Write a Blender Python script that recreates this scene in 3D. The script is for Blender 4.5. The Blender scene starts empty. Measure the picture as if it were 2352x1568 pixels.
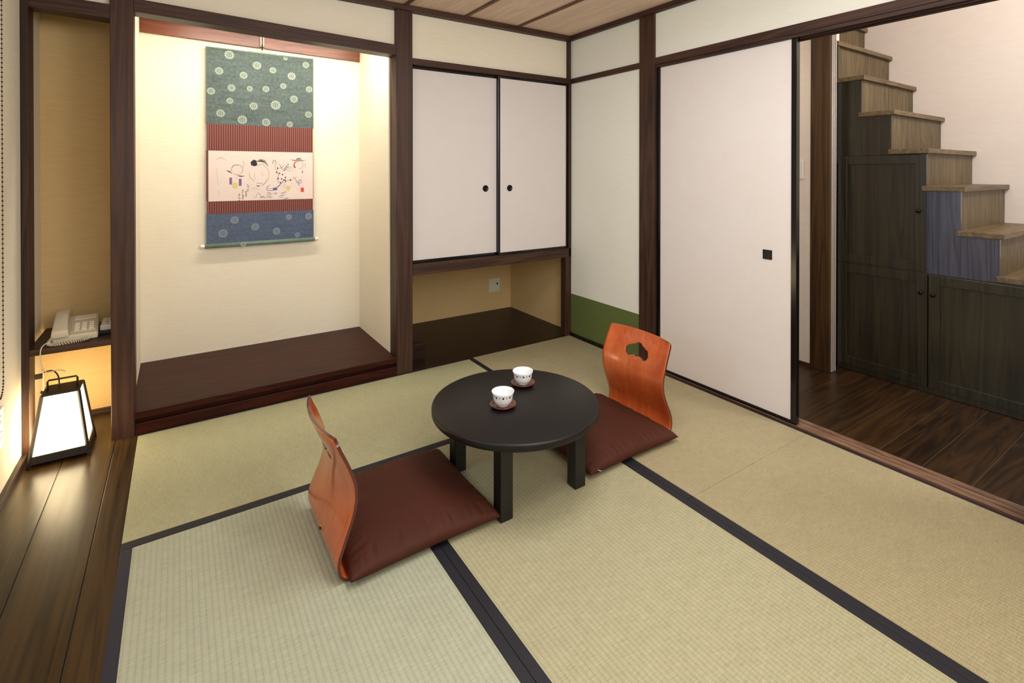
import bpy, bmesh, math, random
from mathutils import Vector, Matrix, noise
random.seed(7)
scn = bpy.context.scene
COL = scn.collection
PI = math.pi

# ------------------------------------------------------------------ helpers
class MB:
    """collects shapes in world coordinates, links them as ONE mesh object"""
    def __init__(s):
        s.v = []; s.f = []; s.m = []; s.sm = []
    def add(s, vs, fs, mi=0, smooth=False):
        o = len(s.v); s.v += [tuple(v) for v in vs]
        for f in fs:
            s.f.append(tuple(o + i for i in f)); s.m.append(mi); s.sm.append(smooth)
        return s
    def box(s, x0, x1, y0, y1, z0, z1, mi=0):
        v = [(x0,y0,z0),(x1,y0,z0),(x1,y1,z0),(x0,y1,z0),(x0,y0,z1),(x1,y0,z1),(x1,y1,z1),(x0,y1,z1)]
        f = [(0,3,2,1),(4,5,6,7),(0,1,5,4),(1,2,6,5),(2,3,7,6),(3,0,4,7)]
        return s.add(v, f, mi)
    def hexa(s, v, mi=0):
        f = [(0,3,2,1),(4,5,6,7),(0,1,5,4),(1,2,6,5),(2,3,7,6),(3,0,4,7)]
        return s.add(v, f, mi)
    def bar(s, a, b, w, mi=0):
        a = Vector(a); b = Vector(b); d = (b-a).normalized()
        u = d.cross(Vector((0,0,1)));
        if u.length < .1: u = Vector((1,0,0))
        u.normalize(); n = d.cross(u)
        vs = []
        for p in (a, b):
            for i, j in ((-1,-1),(1,-1),(1,1),(-1,1)): vs.append(p + u*i*w/2 + n*j*w/2)
        return s.add(vs, [(0,3,2,1),(4,5,6,7),(0,1,5,4),(1,2,6,5),(2,3,7,6),(3,0,4,7)], mi)
    def tube(s, pts, r, n=10, mi=0, cap=True):
        pts = [Vector(p) for p in pts]; rings = []
        prev = None
        for i, p in enumerate(pts):
            d = (pts[min(i+1,len(pts)-1)] - pts[max(i-1,0)]).normalized()
            if prev is None:
                u = d.cross(Vector((0,0,1)))
                if u.length < .1: u = d.cross(Vector((1,0,0)))
            else: u = prev - d*prev.dot(d)
            u.normalize(); prev = u; w = d.cross(u)
            rr = r[i] if isinstance(r, (list,tuple)) else r
            rings.append([p + (u*math.cos(2*PI*k/n) + w*math.sin(2*PI*k/n))*rr for k in range(n)])
        vs = [v for g in rings for v in g]; fs = []
        for i in range(len(rings)-1):
            for k in range(n):
                fs.append((i*n+k, i*n+(k+1)%n, (i+1)*n+(k+1)%n, (i+1)*n+k))
        s.add(vs, fs, mi, True)
        if cap:
            s.add(rings[0], [tuple(range(n))][::-1], mi); s.add(rings[-1], [tuple(range(n))], mi)
        return s
    def lathe(s, prof, c=(0,0,0), n=48, mi=0, smooth=True, axis='z'):
        vs = []; fs = []
        for r, h in prof:
            for k in range(n):
                a = 2*PI*k/n; x = r*math.cos(a); y = r*math.sin(a)
                p = (x, y, h) if axis == 'z' else ((h, x, y) if axis == 'x' else (x, h, y))
                vs.append((c[0]+p[0], c[1]+p[1], c[2]+p[2]))
        for i in range(len(prof)-1):
            for k in range(n):
                fs.append((i*n+k, i*n+(k+1)%n, (i+1)*n+(k+1)%n, (i+1)*n+k))
        return s.add(vs, fs, mi, smooth)
    def disc(s, c, r, n=24, mi=0, axis='y', sx=1.0):
        vs = []
        for k in range(n):
            a = 2*PI*k/n; u = r*math.cos(a)*sx; w = r*math.sin(a)
            vs.append({'y': (c[0]+u, c[1], c[2]+w), 'x': (c[0], c[1]+u, c[2]+w), 'z': (c[0]+u, c[1]+w, c[2])}[axis])
        return s.add(vs, [tuple(range(n))], mi)
    def build(s, name, mats, parent=None, origin=(0,0,0), bevel=0, seg=2, recalc=True):
        me = bpy.data.meshes.new(name)
        o = Vector(origin)
        me.from_pydata([tuple(Vector(v)-o) for v in s.v], [], s.f)
        if not isinstance(mats, (list, tuple)): mats = [mats]
        for m in mats: me.materials.append(m)
        for p, mi, sm in zip(me.polygons, s.m, s.sm): p.material_index = mi; p.use_smooth = sm
        if recalc:
            bm = bmesh.new(); bm.from_mesh(me)
            bmesh.ops.remove_doubles(bm, verts=bm.verts, dist=1e-6)
            bmesh.ops.recalc_face_normals(bm, faces=bm.faces); bm.to_mesh(me); bm.free()
        ob = bpy.data.objects.new(name, me); COL.objects.link(ob)
        if parent is not None: ob.parent = parent
        else: ob.location = o
        if bevel:
            b = ob.modifiers.new('bevel', 'BEVEL'); b.width = bevel; b.segments = seg; b.limit_method = 'ANGLE'; b.angle_limit = math.radians(40)
        return ob

def tag(o, label=None, cat=None, group=None, kind=None):
    if label: o['label'] = label
    if cat: o['category'] = cat
    if group: o['group'] = group
    if kind: o['kind'] = kind
    return o
def thing(name, label, cat, loc=(0,0,0), rz=0, group=None):
    e = bpy.data.objects.new(name, None); COL.objects.link(e); e.empty_display_size = .05
    e.location = loc; e.rotation_euler = (0,0,rz)
    return tag(e, label, cat, group)
def struct(o, label, cat): return tag(o, label, cat, kind='structure')
def dup(root, loc, rz, label):
    r = root.copy(); COL.objects.link(r); r.location = loc; r.rotation_euler = (0,0,rz); r['label'] = label
    for ch in list(root.children):
        c = ch.copy(); COL.objects.link(c); c.parent = r
        for g in list(ch.children):
            d = g.copy(); COL.objects.link(d); d.parent = c
    return r

# ------------------------------------------------------------------ materials
def lin(h):
    c = [int(h[i:i+2],16)/255 for i in (0,2,4)]
    return tuple(x/12.92 if x <= .04045 else ((x+.055)/1.055)**2.4 for x in c) + (1,)
class NT:
    def __init__(s, name):
        s.mat = bpy.data.materials.new(name); s.mat.use_nodes = True
        s.t = s.mat.node_tree; s.t.nodes.clear()
        s.out = s.n('ShaderNodeOutputMaterial'); s.b = s.n('ShaderNodeBsdfPrincipled')
        s.l(s.b.outputs[0], s.out.inputs[0])
    def n(s, k, **kw):
        nd = s.t.nodes.new(k)
        for a, b in kw.items(): setattr(nd, a, b)
        return nd
    def l(s, a, b): s.t.links.new(a, b)
    def coords(s, scale=(1,1,1), loc=(0,0,0), rot=(0,0,0)):
        c = s.n('ShaderNodeTexCoord'); m = s.n('ShaderNodeMapping')
        m.inputs['Scale'].default_value = scale; m.inputs['Location'].default_value = loc; m.inputs['Rotation'].default_value = rot
        s.l(c.outputs['Object'], m.inputs[0]); return m.outputs[0]
    def noise(s, vec, sc=1, det=4, rough=.5, dist=0):
        n = s.n('ShaderNodeTexNoise'); n.inputs['Scale'].default_value = sc; n.inputs['Detail'].default_value = det
        n.inputs['Roughness'].default_value = rough; n.inputs['Distortion'].default_value = dist
        s.l(vec, n.inputs['Vector']); return n.outputs[0]
    def ramp(s, fac, stops):
        r = s.n('ShaderNodeValToRGB'); e = r.color_ramp.elements
        while len(e) < len(stops): e.new(.5)
        for i, (p, c) in enumerate(stops): e[i].position = p; e[i].color = c
        s.l(fac, r.inputs[0]); return r.outputs[0]
    def mix(s, a, b, fac, mode='MIX'):
        m = s.n('ShaderNodeMix', data_type='RGBA', blend_type=mode)
        for sock, v in ((m.inputs[0], fac), (m.inputs[6], a), (m.inputs[7], b)):
            if hasattr(v, 'is_linked'): s.l(v, sock)
            else: sock.default_value = v
        return m.outputs[2]
    def math(s, op, a, b=0.0):
        m = s.n('ShaderNodeMath', operation=op)
        for i, v in enumerate((a, b)):
            if hasattr(v, 'is_linked'): s.l(v, m.inputs[i])
            else: m.inputs[i].default_value = v
        return m.outputs[0]
    def bump(s, h, dist=.001, st=1.0):
        b = s.n('ShaderNodeBump'); b.inputs['Distance'].default_value = dist; b.inputs['Strength'].default_value = st
        s.l(h, b.inputs['Height']); s.l(b.outputs[0], s.b.inputs['Normal'])
    def set(s, **kw):
        for k, v in kw.items():
            i = s.b.inputs[k.replace('_', ' ')]
            if hasattr(v, 'is_linked'): s.l(v, i)
            else: i.default_value = v
        return s.mat

def wood(name, dark, light, axis='z', rough=.45, grain=1.0, coat=0.0, bump=.0006, loc=(0,0,0), knots=.6, stretch=1.0, spec=.5):
    m = NT(name)
    q = 1.2*stretch
    st = {'x': (q,14,14), 'y': (14,q,14), 'z': (14,14,q)}[axis]
    v = m.coords(tuple(a*grain for a in st), loc)
    ring = m.noise(v, 1.0, 3, .5, 1.2*knots)
    w = m.math('FRACT', m.math('MULTIPLY', ring, 7.0))
    w = m.math('ABSOLUTE', m.math('SUBTRACT', w, .5))          # 0..0.5 triangular rings
    fine = m.noise(m.coords(tuple(a*grain*6 for a in st), loc), 1.0, 3, .6)
    big = m.noise(m.coords(tuple(a*.25 for a in st), loc), 1.0, 2)
    f = m.math('ADD', m.math('MULTIPLY', w, .9), m.math('MULTIPLY', fine, .55))
    f = m.math('ADD', f, m.math('MULTIPLY', m.math('SUBTRACT', big, .5), .7))
    c = m.ramp(f, [(.12, dark), (.85, light)])
    m.bump(m.math('ADD', m.math('MULTIPLY', w, .7), fine), bump, .6)
    r = m.math('ADD', m.math('MULTIPLY', fine, .15), rough-.07)
    return m.set(Base_Color=c, Roughness=r, Coat_Weight=coat, Coat_Roughness=.12, Specular_IOR_Level=spec)

def plain(name, col, rough=.5, metal=0, **kw):
    m = NT(name)
    n = m.noise(m.coords((40,40,40)), 1, 3)
    d = tuple(x*.93 for x in col[:3]) + (1,)
    c = m.mix(d, col, n)
    return m.set(Base_Color=c, Roughness=rough, Metallic=metal, **kw)

def paper(name, col, col2=None, scale=(9,9,60), rough=.85, bump=.0005, amt=1.0):
    m = NT(name); col2 = col2 or tuple(x*.9 for x in col[:3])+(1,)
    a = m.noise(m.coords(scale), 1, 4, .6); b = m.noise(m.coords((1.2,1.2,1.2)), 1, 2)
    big = m.math('MULTIPLY', m.math('ADD', a, b), .5)
    c = m.ramp(big, [(.35, col2), (.62, col)])
    m.bump(a, bump, amt)
    return m.set(Base_Color=c, Roughness=rough)

M = {}
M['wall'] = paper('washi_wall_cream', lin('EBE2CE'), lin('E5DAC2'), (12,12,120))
M['wall_warm_light'] = paper('washi_wall_warm_light_tint', lin('DEC08A'), lin('D6B67E'), (12,12,120))  # warm light of the alcove and niche put into the paper colour
M['wall_r'] = paper('washi_wall_pale', lin('E6E5DC'), lin('E0DFD2'), (12,12,120))
M['wall_hall'] = paper('plaster_wall_pink_cream', lin('EBE0D4'), lin('E6D9CC'), (14,14,40))
M['green'] = paper('green_dado_paper', lin('5C6A34'), lin('56632F'), (12,12,60))
M['fusuma'] = paper('fusuma_paper', lin('D8D1CD'), lin('D6CDC7'), (10,10,10), bump=.0001)
M['post'] = wood('post_wood', lin('21130C'), lin('4C3022'), 'z', .5, .9, knots=.5, stretch=.45, spec=.35)
M['beam_x'] = wood('beam_wood_x', lin('21130C'), lin('4C3022'), 'x', .5, spec=.35, stretch=.5)
M['beam_y'] = wood('beam_wood_y', lin('23140E'), lin('4E3126'), 'y', .5, spec=.35, stretch=.5)
M['toko'] = wood('tokonoma_board', lin('230B05'), lin('40180B'), 'x', .42, .5, knots=1.5, spec=.15)
M['niche'] = wood('niche_board', lin('160C08'), lin('301D14'), 'x', .4, .7, spec=.3)
M['rail'] = wood('scroll_rail_wood', lin('4A2214'), lin('7E4228'), 'x', .35)
M['floor_l'] = wood('board_floor_brown', lin('1D130A'), lin('443019'), 'y', .30, .5, knots=1.0, bump=.0004, stretch=.5, spec=.28)
M['floor_h'] = wood('hall_floor_brown', lin('1A0F05'), lin('402A12'), 'x', .34, .6, knots=.6, spec=.4)
M['seam'] = plain('floor_seam', lin('6A5A42'), .6)
M['sill'] = wood('sill_wood', lin('3E2A1E'), lin('8A6A52'), 'y', .5, 1.5)
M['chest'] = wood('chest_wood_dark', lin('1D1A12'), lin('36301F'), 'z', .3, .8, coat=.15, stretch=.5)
M['chest_side_sheen'] = wood('chest_wood_side_sheen', lin('25262F'), lin('484A5C'), 'z', .3, 1.0, coat=.5, bump=.0012, stretch=.6)  # cool window sheen painted into the wood colour as blue
M['riser'] = wood('riser_wood', lin('42331C'), lin('70603E'), 'z', .5, .9)
M['tread'] = wood('tread_wood', lin('4A3A24'), lin('7A6644'), 'x', .45, .9)
M['lacquer'] = plain('black_lacquer', lin('0C0A0A'), .18)
M['ceiling'] = wood('ceiling_board', lin('CDB19B'), lin('E2C8B0'), 'y', .6, .5)
M['batten'] = wood('ceiling_batten', lin('4A2E20'), lin('6A4632'), 'y', .5)
M['table'] = NT('table_lacquer_dark')
_t = M['table']; _n = _t.noise(_t.coords((8,60,60)), 1, 4)
M['table'] = _t.set(Base_Color=_t.mix(lin('0D0A0A'), lin('151010'), _n), Roughness=.42, Specular_IOR_Level=.35)
M['table_leg'] = plain('table_leg_black', lin('0E0C0C'), .4)
M['black'] = plain('black_plastic', lin('101010'), .45)
M['iron'] = plain('lantern_black_frame', lin('1E1710'), .5)
M['white'] = plain('white_plastic', lin('E8E4D8'), .4)
M['phone'] = plain('ivory_phone_plastic', lin('D8CBAE'), .38)
M['key'] = plain('phone_key_plastic', lin('EFE6CC'), .35)
M['plate'] = plain('outlet_plate', lin('E6E4D0'), .4)
M['plate_l'] = plain('outlet_plate_lilac', lin('DAD4DC'), .4)
M['steel'] = plain('pale_metal', (.9,.86,.78,1), .35, .6)
M['hall_post'] = wood('hall_post_wood', lin('241608'), lin('54391A'), 'z', .45, .8, stretch=.4, spec=.4)
M['knob'] = plain('dark_bronze', lin('221C18'), .3, .7)
M['ceramic'] = plain('white_glazed_ceramic', lin('F0F0F0'), .12, 0)
M['glaze_blue'] = plain('cobalt_dots', lin('20242E'), .2)
M['glaze_grey'] = plain('grey_dots', lin('9A98AA'), .2)
M['saucer'] = wood('saucer_red_wood', lin('3A120A'), lin('6E2C18'), 'x', .22, 3, coat=.5)
M['cord_w'] = plain('white_cord', lin('D8D0B8'), .5)
M['cord_k'] = plain('dark_cord', lin('1A140E'), .5)

def tatami(name, axis, base, alt):
    """fine rush lines across the mat, ridges along its length"""
    m = NT(name)
    c = m.n('ShaderNodeTexCoord'); s = m.n('ShaderNodeSeparateXYZ'); m.l(c.outputs['Object'], s.inputs[0])
    along = s.outputs['XY'.index('Y')] if axis == 'y' else s.outputs[0]
    across = s.outputs[0] if axis == 'y' else s.outputs[1]
    ph = m.math('MULTIPLY', across, 2*PI/.0155)
    ridge = m.math('POWER', m.math('ABSOLUTE', m.math('SINE', m.math('MULTIPLY', ph, .5))), .6)
    rush = m.math('MULTIPLY', m.math('ADD', m.math('SINE', m.math('MULTIPLY', along, 2*PI/.0042)), 1), .5)
    sc = (30, 420, 1) if axis == 'y' else (420, 30, 1)
    fib = m.noise(m.coords(sc), 1, 3, .6)
    big = m.noise(m.coords((1.7,1.7,1)), 1, 3)
    blk = m.noise(m.coords((9,26,1) if axis == 'y' else (26,9,1)), 1, 2)
    k = m.math('ADD', m.math('MULTIPLY', fib, .75), m.math('ADD', m.math('MULTIPLY', big, .10), m.math('MULTIPLY', blk, .15)))
    col = m.ramp(k, [(.38, alt), (.66, base)])
    dk = m.mix((.80,.82,.80,1), (1,1,1,1), ridge)
    col = m.mix(col, dk, 1.0, 'MULTIPLY')
    h = m.math('ADD', ridge, m.math('ADD', m.math('MULTIPLY', rush, .25), m.math('MULTIPLY', fib, .5)))
    m.bump(h, .0012, .7)
    return m.set(Base_Color=col, Roughness=.55)
M['tatami_y'] = tatami('tatami_rush_lengthwise', 'y', lin('B5AE8D'), lin('9E9876'))
M['tatami_yg'] = tatami('tatami_rush_cool_light_tint', 'y', lin('B6B79E'), lin('9FA088'))  # cool daylight on the left mat put into its base colour
M['tatami_yt'] = tatami('tatami_rush_tan', 'y', lin('AEA280'), lin('998D6A'))  # warm hall light on the right mats put into their base colour
M['tatami_x'] = tatami('tatami_rush_crosswise', 'x', lin('B6B18C'), lin('A09C78'))
_h = NT('black_brocade_border'); _hn = _h.noise(_h.coords((300,300,300)), 1, 2)
_h.bump(_hn, .0006, .6); M['heri'] = _h.set(Base_Color=_h.mix(lin('0E0D14'), lin('1C1A24'), _hn), Roughness=.6)
_h = NT('navy_brocade_border'); _hn = _h.noise(_h.coords((300,300,300)), 1, 2)
_h.bump(_hn, .0006, .6); M['heri_navy'] = _h.set(Base_Color=_h.mix(lin('10101E'), lin('1E2036'), _hn), Roughness=.6)
_c = NT('brown_cotton_cushion'); _cn = _c.noise(_c.coords((700,700,700)), 1, 2); _cb = _c.noise(_c.coords((4,4,4)), 1, 3)
_c.bump(_c.math('ADD', _cn, _c.math('MULTIPLY', _cb, 8)), .0006, .5)
M['cushion'] = _c.set(Base_Color=_c.mix(lin('3C1B0E'), lin('492013'), _cb), Roughness=.7, Specular_IOR_Level=.25)
_c = NT('lacquered_red_brown_plywood'); _v = _c.coords((16,16,2.5))
_a = _c.noise(_v, 1, 4, .6, .8); _b = _c.noise(_c.coords((90,90,8)), 1, 3)
_k = _c.math('ADD', _c.math('MULTIPLY', _a, .7), _c.math('MULTIPLY', _b, .3))
M['ply'] = _c.set(Base_Color=_c.ramp(_k, [(.25, lin('983C18')), (.52, lin('BC5628')), (.78, lin('CC6C30'))]), Roughness=.32, Coat_Weight=.6, Coat_Roughness=.12)
M['ply_edge'] = plain('dark_red_lacquer_edge', lin('4E1A10'), .25, Coat_Weight=.5)
_p = NT('lit_lantern_paper'); M['lantern'] = _p.set(Base_Color=(.95,.9,.8,1), Roughness=.8, Emission_Color=(1,.79,.45,1), Emission_Strength=12.5)

# ------------------------------------------------------------------ floor, mats
b = MB()
for x0, x1 in ((-3.20,-2.896),(-2.893,-2.724),(-2.721,-2.64)): b.box(x0, x1, -4.2, .39, -.04, 0)
b.box(-3.2, -2.64, -4.2, .39, -.05, -.004, 1)
struct(b.build('floor', [M['floor_l'], M['black']], bevel=.001), 'dark brown board floor strip along the left wall under the lantern', 'floor')
b = MB()
ys = [-4.2,-3.79,-3.63,-3.465,-3.30,-3.135,-2.97,-2.81,-2.65,-2.49,-2.335,-2.17,-2.012,-1.848,-1.685,-1.52,-1.36,-1.2,0.0,1.2]
for a, c in zip(ys[:-1], ys[1:]): b.box(.112, 1.9, a+.0012, c-.0012, -.04, -.004)
b.box(.112, 1.9, -4.2, 1.2, -.05, -.0055, 1)
struct(b.build('floor.001', [M['floor_h'], M['seam']]), 'dark brown plank floor of the hall beyond the sliding door', 'floor')
b = MB(); b.box(-2.70, .112, -4.2, 1.0, -.12, -.055)
struct(b.build('floor.002', M['black']), 'sub floor below the tatami mats', 'floor')

def mat_(x0, x1, y0, y1, axis, borders, label, navy=None, tone=None):
    """borders: list of rectangles of cloth"""
    t = thing('tatami_mat', label, 'tatami mat', ((x0+x1)/2, (y0+y1)/2, -.055), group='tatami mats of the room floor')
    o = t.location
    b = MB(); b.box(x0, x1, y0, y1, -.055, 0); b.build('rush_surface', M['tatami_'+(tone or axis)], t, o, bevel=.002)
    for i, r in enumerate(borders):
        b = MB(); b.box(r[0], r[1], r[2], r[3], -.05, .0008)
        b.build('cloth_border', M['heri_navy'] if navy == i else M['heri'], t, o, bevel=.001)
    return t
g = .0006
W = .032
mat_(-2.64, -.877-g, -.892+g, .0, 'x', [(-2.64,-.8776,-.892+g,-.853),(-2.64,-.8776,-.014,.0)], 'tatami mat in front of the tokonoma step, running crosswise')
mat_(-.877+g, .004, -1.76+g, .0, 'y', [(-.877+g,-.877+W,-1.76+g,0),(-.010,.004,-1.76+g,0)], 'tatami mat under the right floor chair, along the white sliding door', tone='yt')
mat_(-2.64, -1.76-g, -2.652, -.892-g, 'y', [(-2.64,-2.64+W,-2.652,-.892-g),(-1.76-W,-1.76-g,-2.652,-.892-g)], 'tatami mat under the left floor chair, with a navy left border', navy=0, tone='yg')
mat_(-1.76+g, -.877-g, -2.652, -.892-g, 'y', [(-1.76+g,-1.76+W,-2.652,-.892-g),(-.877-W,-.877-g,-2.652,-.892-g)], 'tatami mat in the middle of the room under the table legs')
mat_(-.877+g, .004, -3.52, -1.76-g, 'y', [(-.877+g,-.877+W,-3.52,-1.76-g),(-.010,.004,-3.52,-1.76-g)], 'tatami mat at lower right beside the open doorway sill', tone='yt')
mat_(-2.64, -.877-g, -3.53, -2.654, 'x', [(-2.64,-.878,-3.53,-3.49),(-2.64,-.878,-2.694,-2.654)], 'tatami mat nearest the camera, running crosswise')
b = MB(); b.box(-2.64, .02, -4.2, -3.531, -.05, 0)
struct(b.build('floor.003', M['floor_l']), 'board floor strip at the near end of the room', 'floor')

# ------------------------------------------------------------------ walls
ZC = 2.27
b = MB()
b.box(-2.715, -2.665, .11, .80, -.05, ZC)                  # partition
b.box(-2.715, -1.33, .742, .80, -.05, ZC)                  # tokonoma back
b.box(-1.38, -1.30, .115, 1.0, -.05, ZC)                   # partition tokonoma / niche
b.box(-3.2, -2.70, .035, .11, 1.99, ZC); b.box(-2.70, -1.33, .035, .10, 2.0, ZC); b.box(-1.30, .0, .03, .10, 1.935, ZC)
struct(b.build('wall_back', M['wall']), 'cream washi papered back wall with recessed alcoves', 'wall')
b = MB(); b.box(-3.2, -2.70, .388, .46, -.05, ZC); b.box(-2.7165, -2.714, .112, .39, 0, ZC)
struct(b.build('wall_alcove', M['wall_warm_light']), 'papered back of the telephone alcove, warm light put into its colour', 'wall')
b = MB(); b.box(-1.33, .12, .927, 1.0, -.05, ZC); b.box(.055, .112, 0.02, 1.0, -.05, ZC)
struct(b.build('wall_niche', M['wall_warm_light']), 'papered walls inside the low niche, warm light put into their colour', 'wall')
b = MB(); b.box(-3.2, -3.04, -4.2, .39, -.05, ZC)
struct(b.build('wall_left', M['wall']), 'cream washi papered wall at the far left beside the lantern', 'wall')
b = MB()
b.box(.008, .10, -.72, .0, .335-.018, 1.93); b.box(.008, .10, -.72, .0, -.05, .317, 1)
b.box(.010, .10, -4.2, .03, 1.94, ZC+.02)
b.box(.0, .112, -4.2, -2.62, -.05, 1.95)
struct(b.build('wall_right', [M['wall_r'], M['green']]), 'pale washi wall with a green paper dado, right of the corner', 'wall')
b = MB(); b.box(-3.2, 2.0, -4.3, -4.2, -.1, 3.5)
struct(b.build('wall_front', M['wall']), 'plain cream wall behind the camera', 'wall')
b = MB()
b.box(1.84, 1.95, -4.2, 1.2, -.1, 3.5)
struct(b.build('wall_stair', M['wall_hall']), 'pinkish cream wall running up behind the stair chest', 'wall')
b = MB()
b.box(.872, .94, -1.345, 1.2, 0, 3.4); b.box(.985, 1.055, -1.428, 1.2, 2.085, 3.4); b.box(.93, 1.0, -1.42, 1.2, 0, 3.4)
b.box(.10, .88, 1.1, 1.2, 0, 3.4); b.box(.9, 1.9, 1.1, 1.2, 2.0, 3.5); b.box(.08, .112, -4.2, 1.2, 2.28, 3.5)
struct(b.build('wall_hall', M['wall_hall']), 'pinkish cream wall strip seen just right of the sliding door', 'wall')
b = MB(); b.box(-3.2, .10, -4.2, 1.0, ZC, ZC+.05)
struct(b.build('ceiling', M['ceiling']), 'brown board ceiling of the room', 'ceiling')
b = MB(); b.box(.06, 2.0, -4.3, 1.25, 3.4, 3.5)
struct(b.build('ceiling.001', M['wall_hall']), 'pale ceiling high above the staircase', 'ceiling')
tn = [0]
def trim(b, mat, label, bevel=.002, cat='trim'):
    tn[0] += 1
    o = b.build('trim_%d' % tn[0], mat, bevel=bevel); struct(o, label, cat); return o
for i in range(-3, 3):
    x = -.492 - .415*i
    if x < -.3: trim(MB().box(x-.011, x+.011, -4.2, .03, ZC-.012, ZC+.01), M['batten'], 'thin brown batten across the board ceiling')
trim(MB().box(-3.04, .0, -.022, .045, 2.236, ZC+.005), M['beam_x'], 'dark ceiling moulding along the top of the back wall')
trim(MB().box(-.022, .03, -4.2, .0, 2.236, ZC+.005), M['beam_y'], 'dark ceiling moulding along the top of the right wall')
# posts
trim(MB().box(-2.739, -2.651, -.002, .112, -.01, 2.25), M['post'], 'dark wooden post left of the tokonoma', .003, 'post')
trim(MB().box(-1.372, -1.268, -.002, .112, -.01, 2.25), M['post'], 'dark wooden post between the tokonoma and the cupboard', .003, 'post')
trim(MB().box(-.006, .108, -.824, -.701, -.01, 2.25), M['post'], 'dark wooden post left of the white sliding door', .003, 'post')
trim(MB().box(-3.038, -3.014, .0, .105, 0, 2.25), M['post'], 'slim dark post in the left corner behind the lantern', .002, 'post')
trim(MB().box(-.045, .0, .0, .06, 0, .60), M['post'], 'short dark post at the right of the low niche', .002, 'post')
trim(MB().box(-.016, .0, -.004, .04, .60, 2.24), M['post'], 'thin dark corner post where back and right walls meet', .001, 'post')
trim(MB().box(-.006, .11, -2.64, -2.512, -.01, 2.25), M['post'], 'dark wooden post at the far right of the doorway', .003, 'post')
trim(MB().box(.865, .945, -1.462, -1.343, -.004, 3.3), M['hall_post'], 'brown hall post left of the stair chest', .003, 'post')
for x in (.884, .905, .928): trim(MB().box(x, x+.0065, -1.468, -1.46, 0, 2.6), M['steel'], 'bright vertical metal strip on the hall post', .001)
# beams
def slant(x0, x1, y0, y1, zb0, zt0, zb1, zt1):
    return MB().hexa([(x0,y0,zb0),(x1,y0,zb1),(x1,y1,zb1),(x0,y1,zb0),(x0,y0,zt0),(x1,y0,zt1),(x1,y1,zt1),(x0,y1,zt0)])
trim(slant(-2.651, -1.372, .0, .10, 1.998, 2.060, 1.957, 2.020), M['beam_x'], 'dark lintel beam across the top of the tokonoma', .002, 'beam')
trim(slant(-3.014, -2.739, .0, .10, 1.957, 2.022, 1.949, 2.016), M['beam_x'], 'dark lintel beam over the telephone alcove', .002, 'beam')
trim(MB().box(-1.268, -.016, -.002, .09, 1.914, 1.952), M['beam_x'], 'dark head rail over the pair of cupboard doors', .002, 'beam')
trim(MB().box(-1.268, -.0, -.004, .10, .597, .664), M['beam_x'], 'dark wooden rail below the pair of cupboard doors', .002, 'beam')
trim(MB().box(-.004, .02, -.701, -.0, 1.912, 1.950), M['beam_y'], 'dark rail on the narrow pale wall panel', .002, 'beam')
b = MB().box(-.006, .112, -2.512, -.824, 1.914, 1.957); b.box(.004, .016, -2.512, -.824, 1.896, 1.915); b.box(.05, .060, -2.512, -.824, 1.896, 1.915); b.box(.10, .112, -2.512, -.824, 1.896, 1.915)
trim(b, M['beam_y'], 'dark grooved head rail above the sliding door and doorway', .001, 'beam')
b = MB().box(.005, .018, -2.512, -.824, -.01, .003, 1)
b.box(.018, .034, -2.512, -.824, -.01, .006); b.box(.034, .052, -2.512, -.824, -.01, .002); b.box(.052, .064, -2.512, -.824, -.01, .006)
b.box(.064, .082, -2.512, -.824, -.01, .002); b.box(.082, .112, -2.512, -.824, -.01, .006)
trim(b, [M['sill'], M['beam_y']], 'grooved wooden sill along the doorway', .0008, 'sill')
trim(MB().box(-.002, .012, -.701, 0, -.01, .022), M['lacquer'], 'thin black skirting under the green dado', .001)
trim(MB().box(-3.04, -3.022, -4.2, 0, 0, .028), M['beam_y'], 'thin dark skirting along the left wall', .001)
trim(MB().box(-3.04, -2.70, .376, .392, 0, .024), M['beam_x'], 'thin dark skirting at the back of the telephone alcove', .001)
trim(MB().box(.862, .875, -1.343, 1.1, -.004, .02), M['beam_y'], 'thin dark skirting below the hall wall strip', .001)
# tokonoma base and niche floor
b = MB().box(-2.666, -1.38, .01, .745, .080, .113)
b.box(-2.651, -1.372, -.014, .012, .080, .113)
b.box(-2.651, -1.372, .022, .04, .04, .085)
b.box(-2.651, -1.372, .0, .04, -.02, .052)
trim(b, M['toko'], 'polished reddish brown raised floor board of the tokonoma', .003, 'platform')
b = MB().box(-1.30, .056, .014, .93, -.04, .004); b.box(-1.268, -.0, .0005, .016, -.04, .002)
trim(b, M['niche'], 'dark wooden floor board inside the low niche', .001, 'platform')
b = MB().box(-1.30, .056, .10, .93, .60, .62)
trim(b, M['wall'], 'underside of the cupboard above the low niche', .001)
b = MB().box(-1.30, -1.293, .11, .93, .0, .60)
# scroll rail board on the tokonoma back wall
trim(slant(-2.662, -1.381, .722, .744, 2.068, 2.17, 2.044, 2.15), M['rail'], 'reddish wooden hanging rail board across the tokonoma back wall', .001, 'beam')

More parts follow.
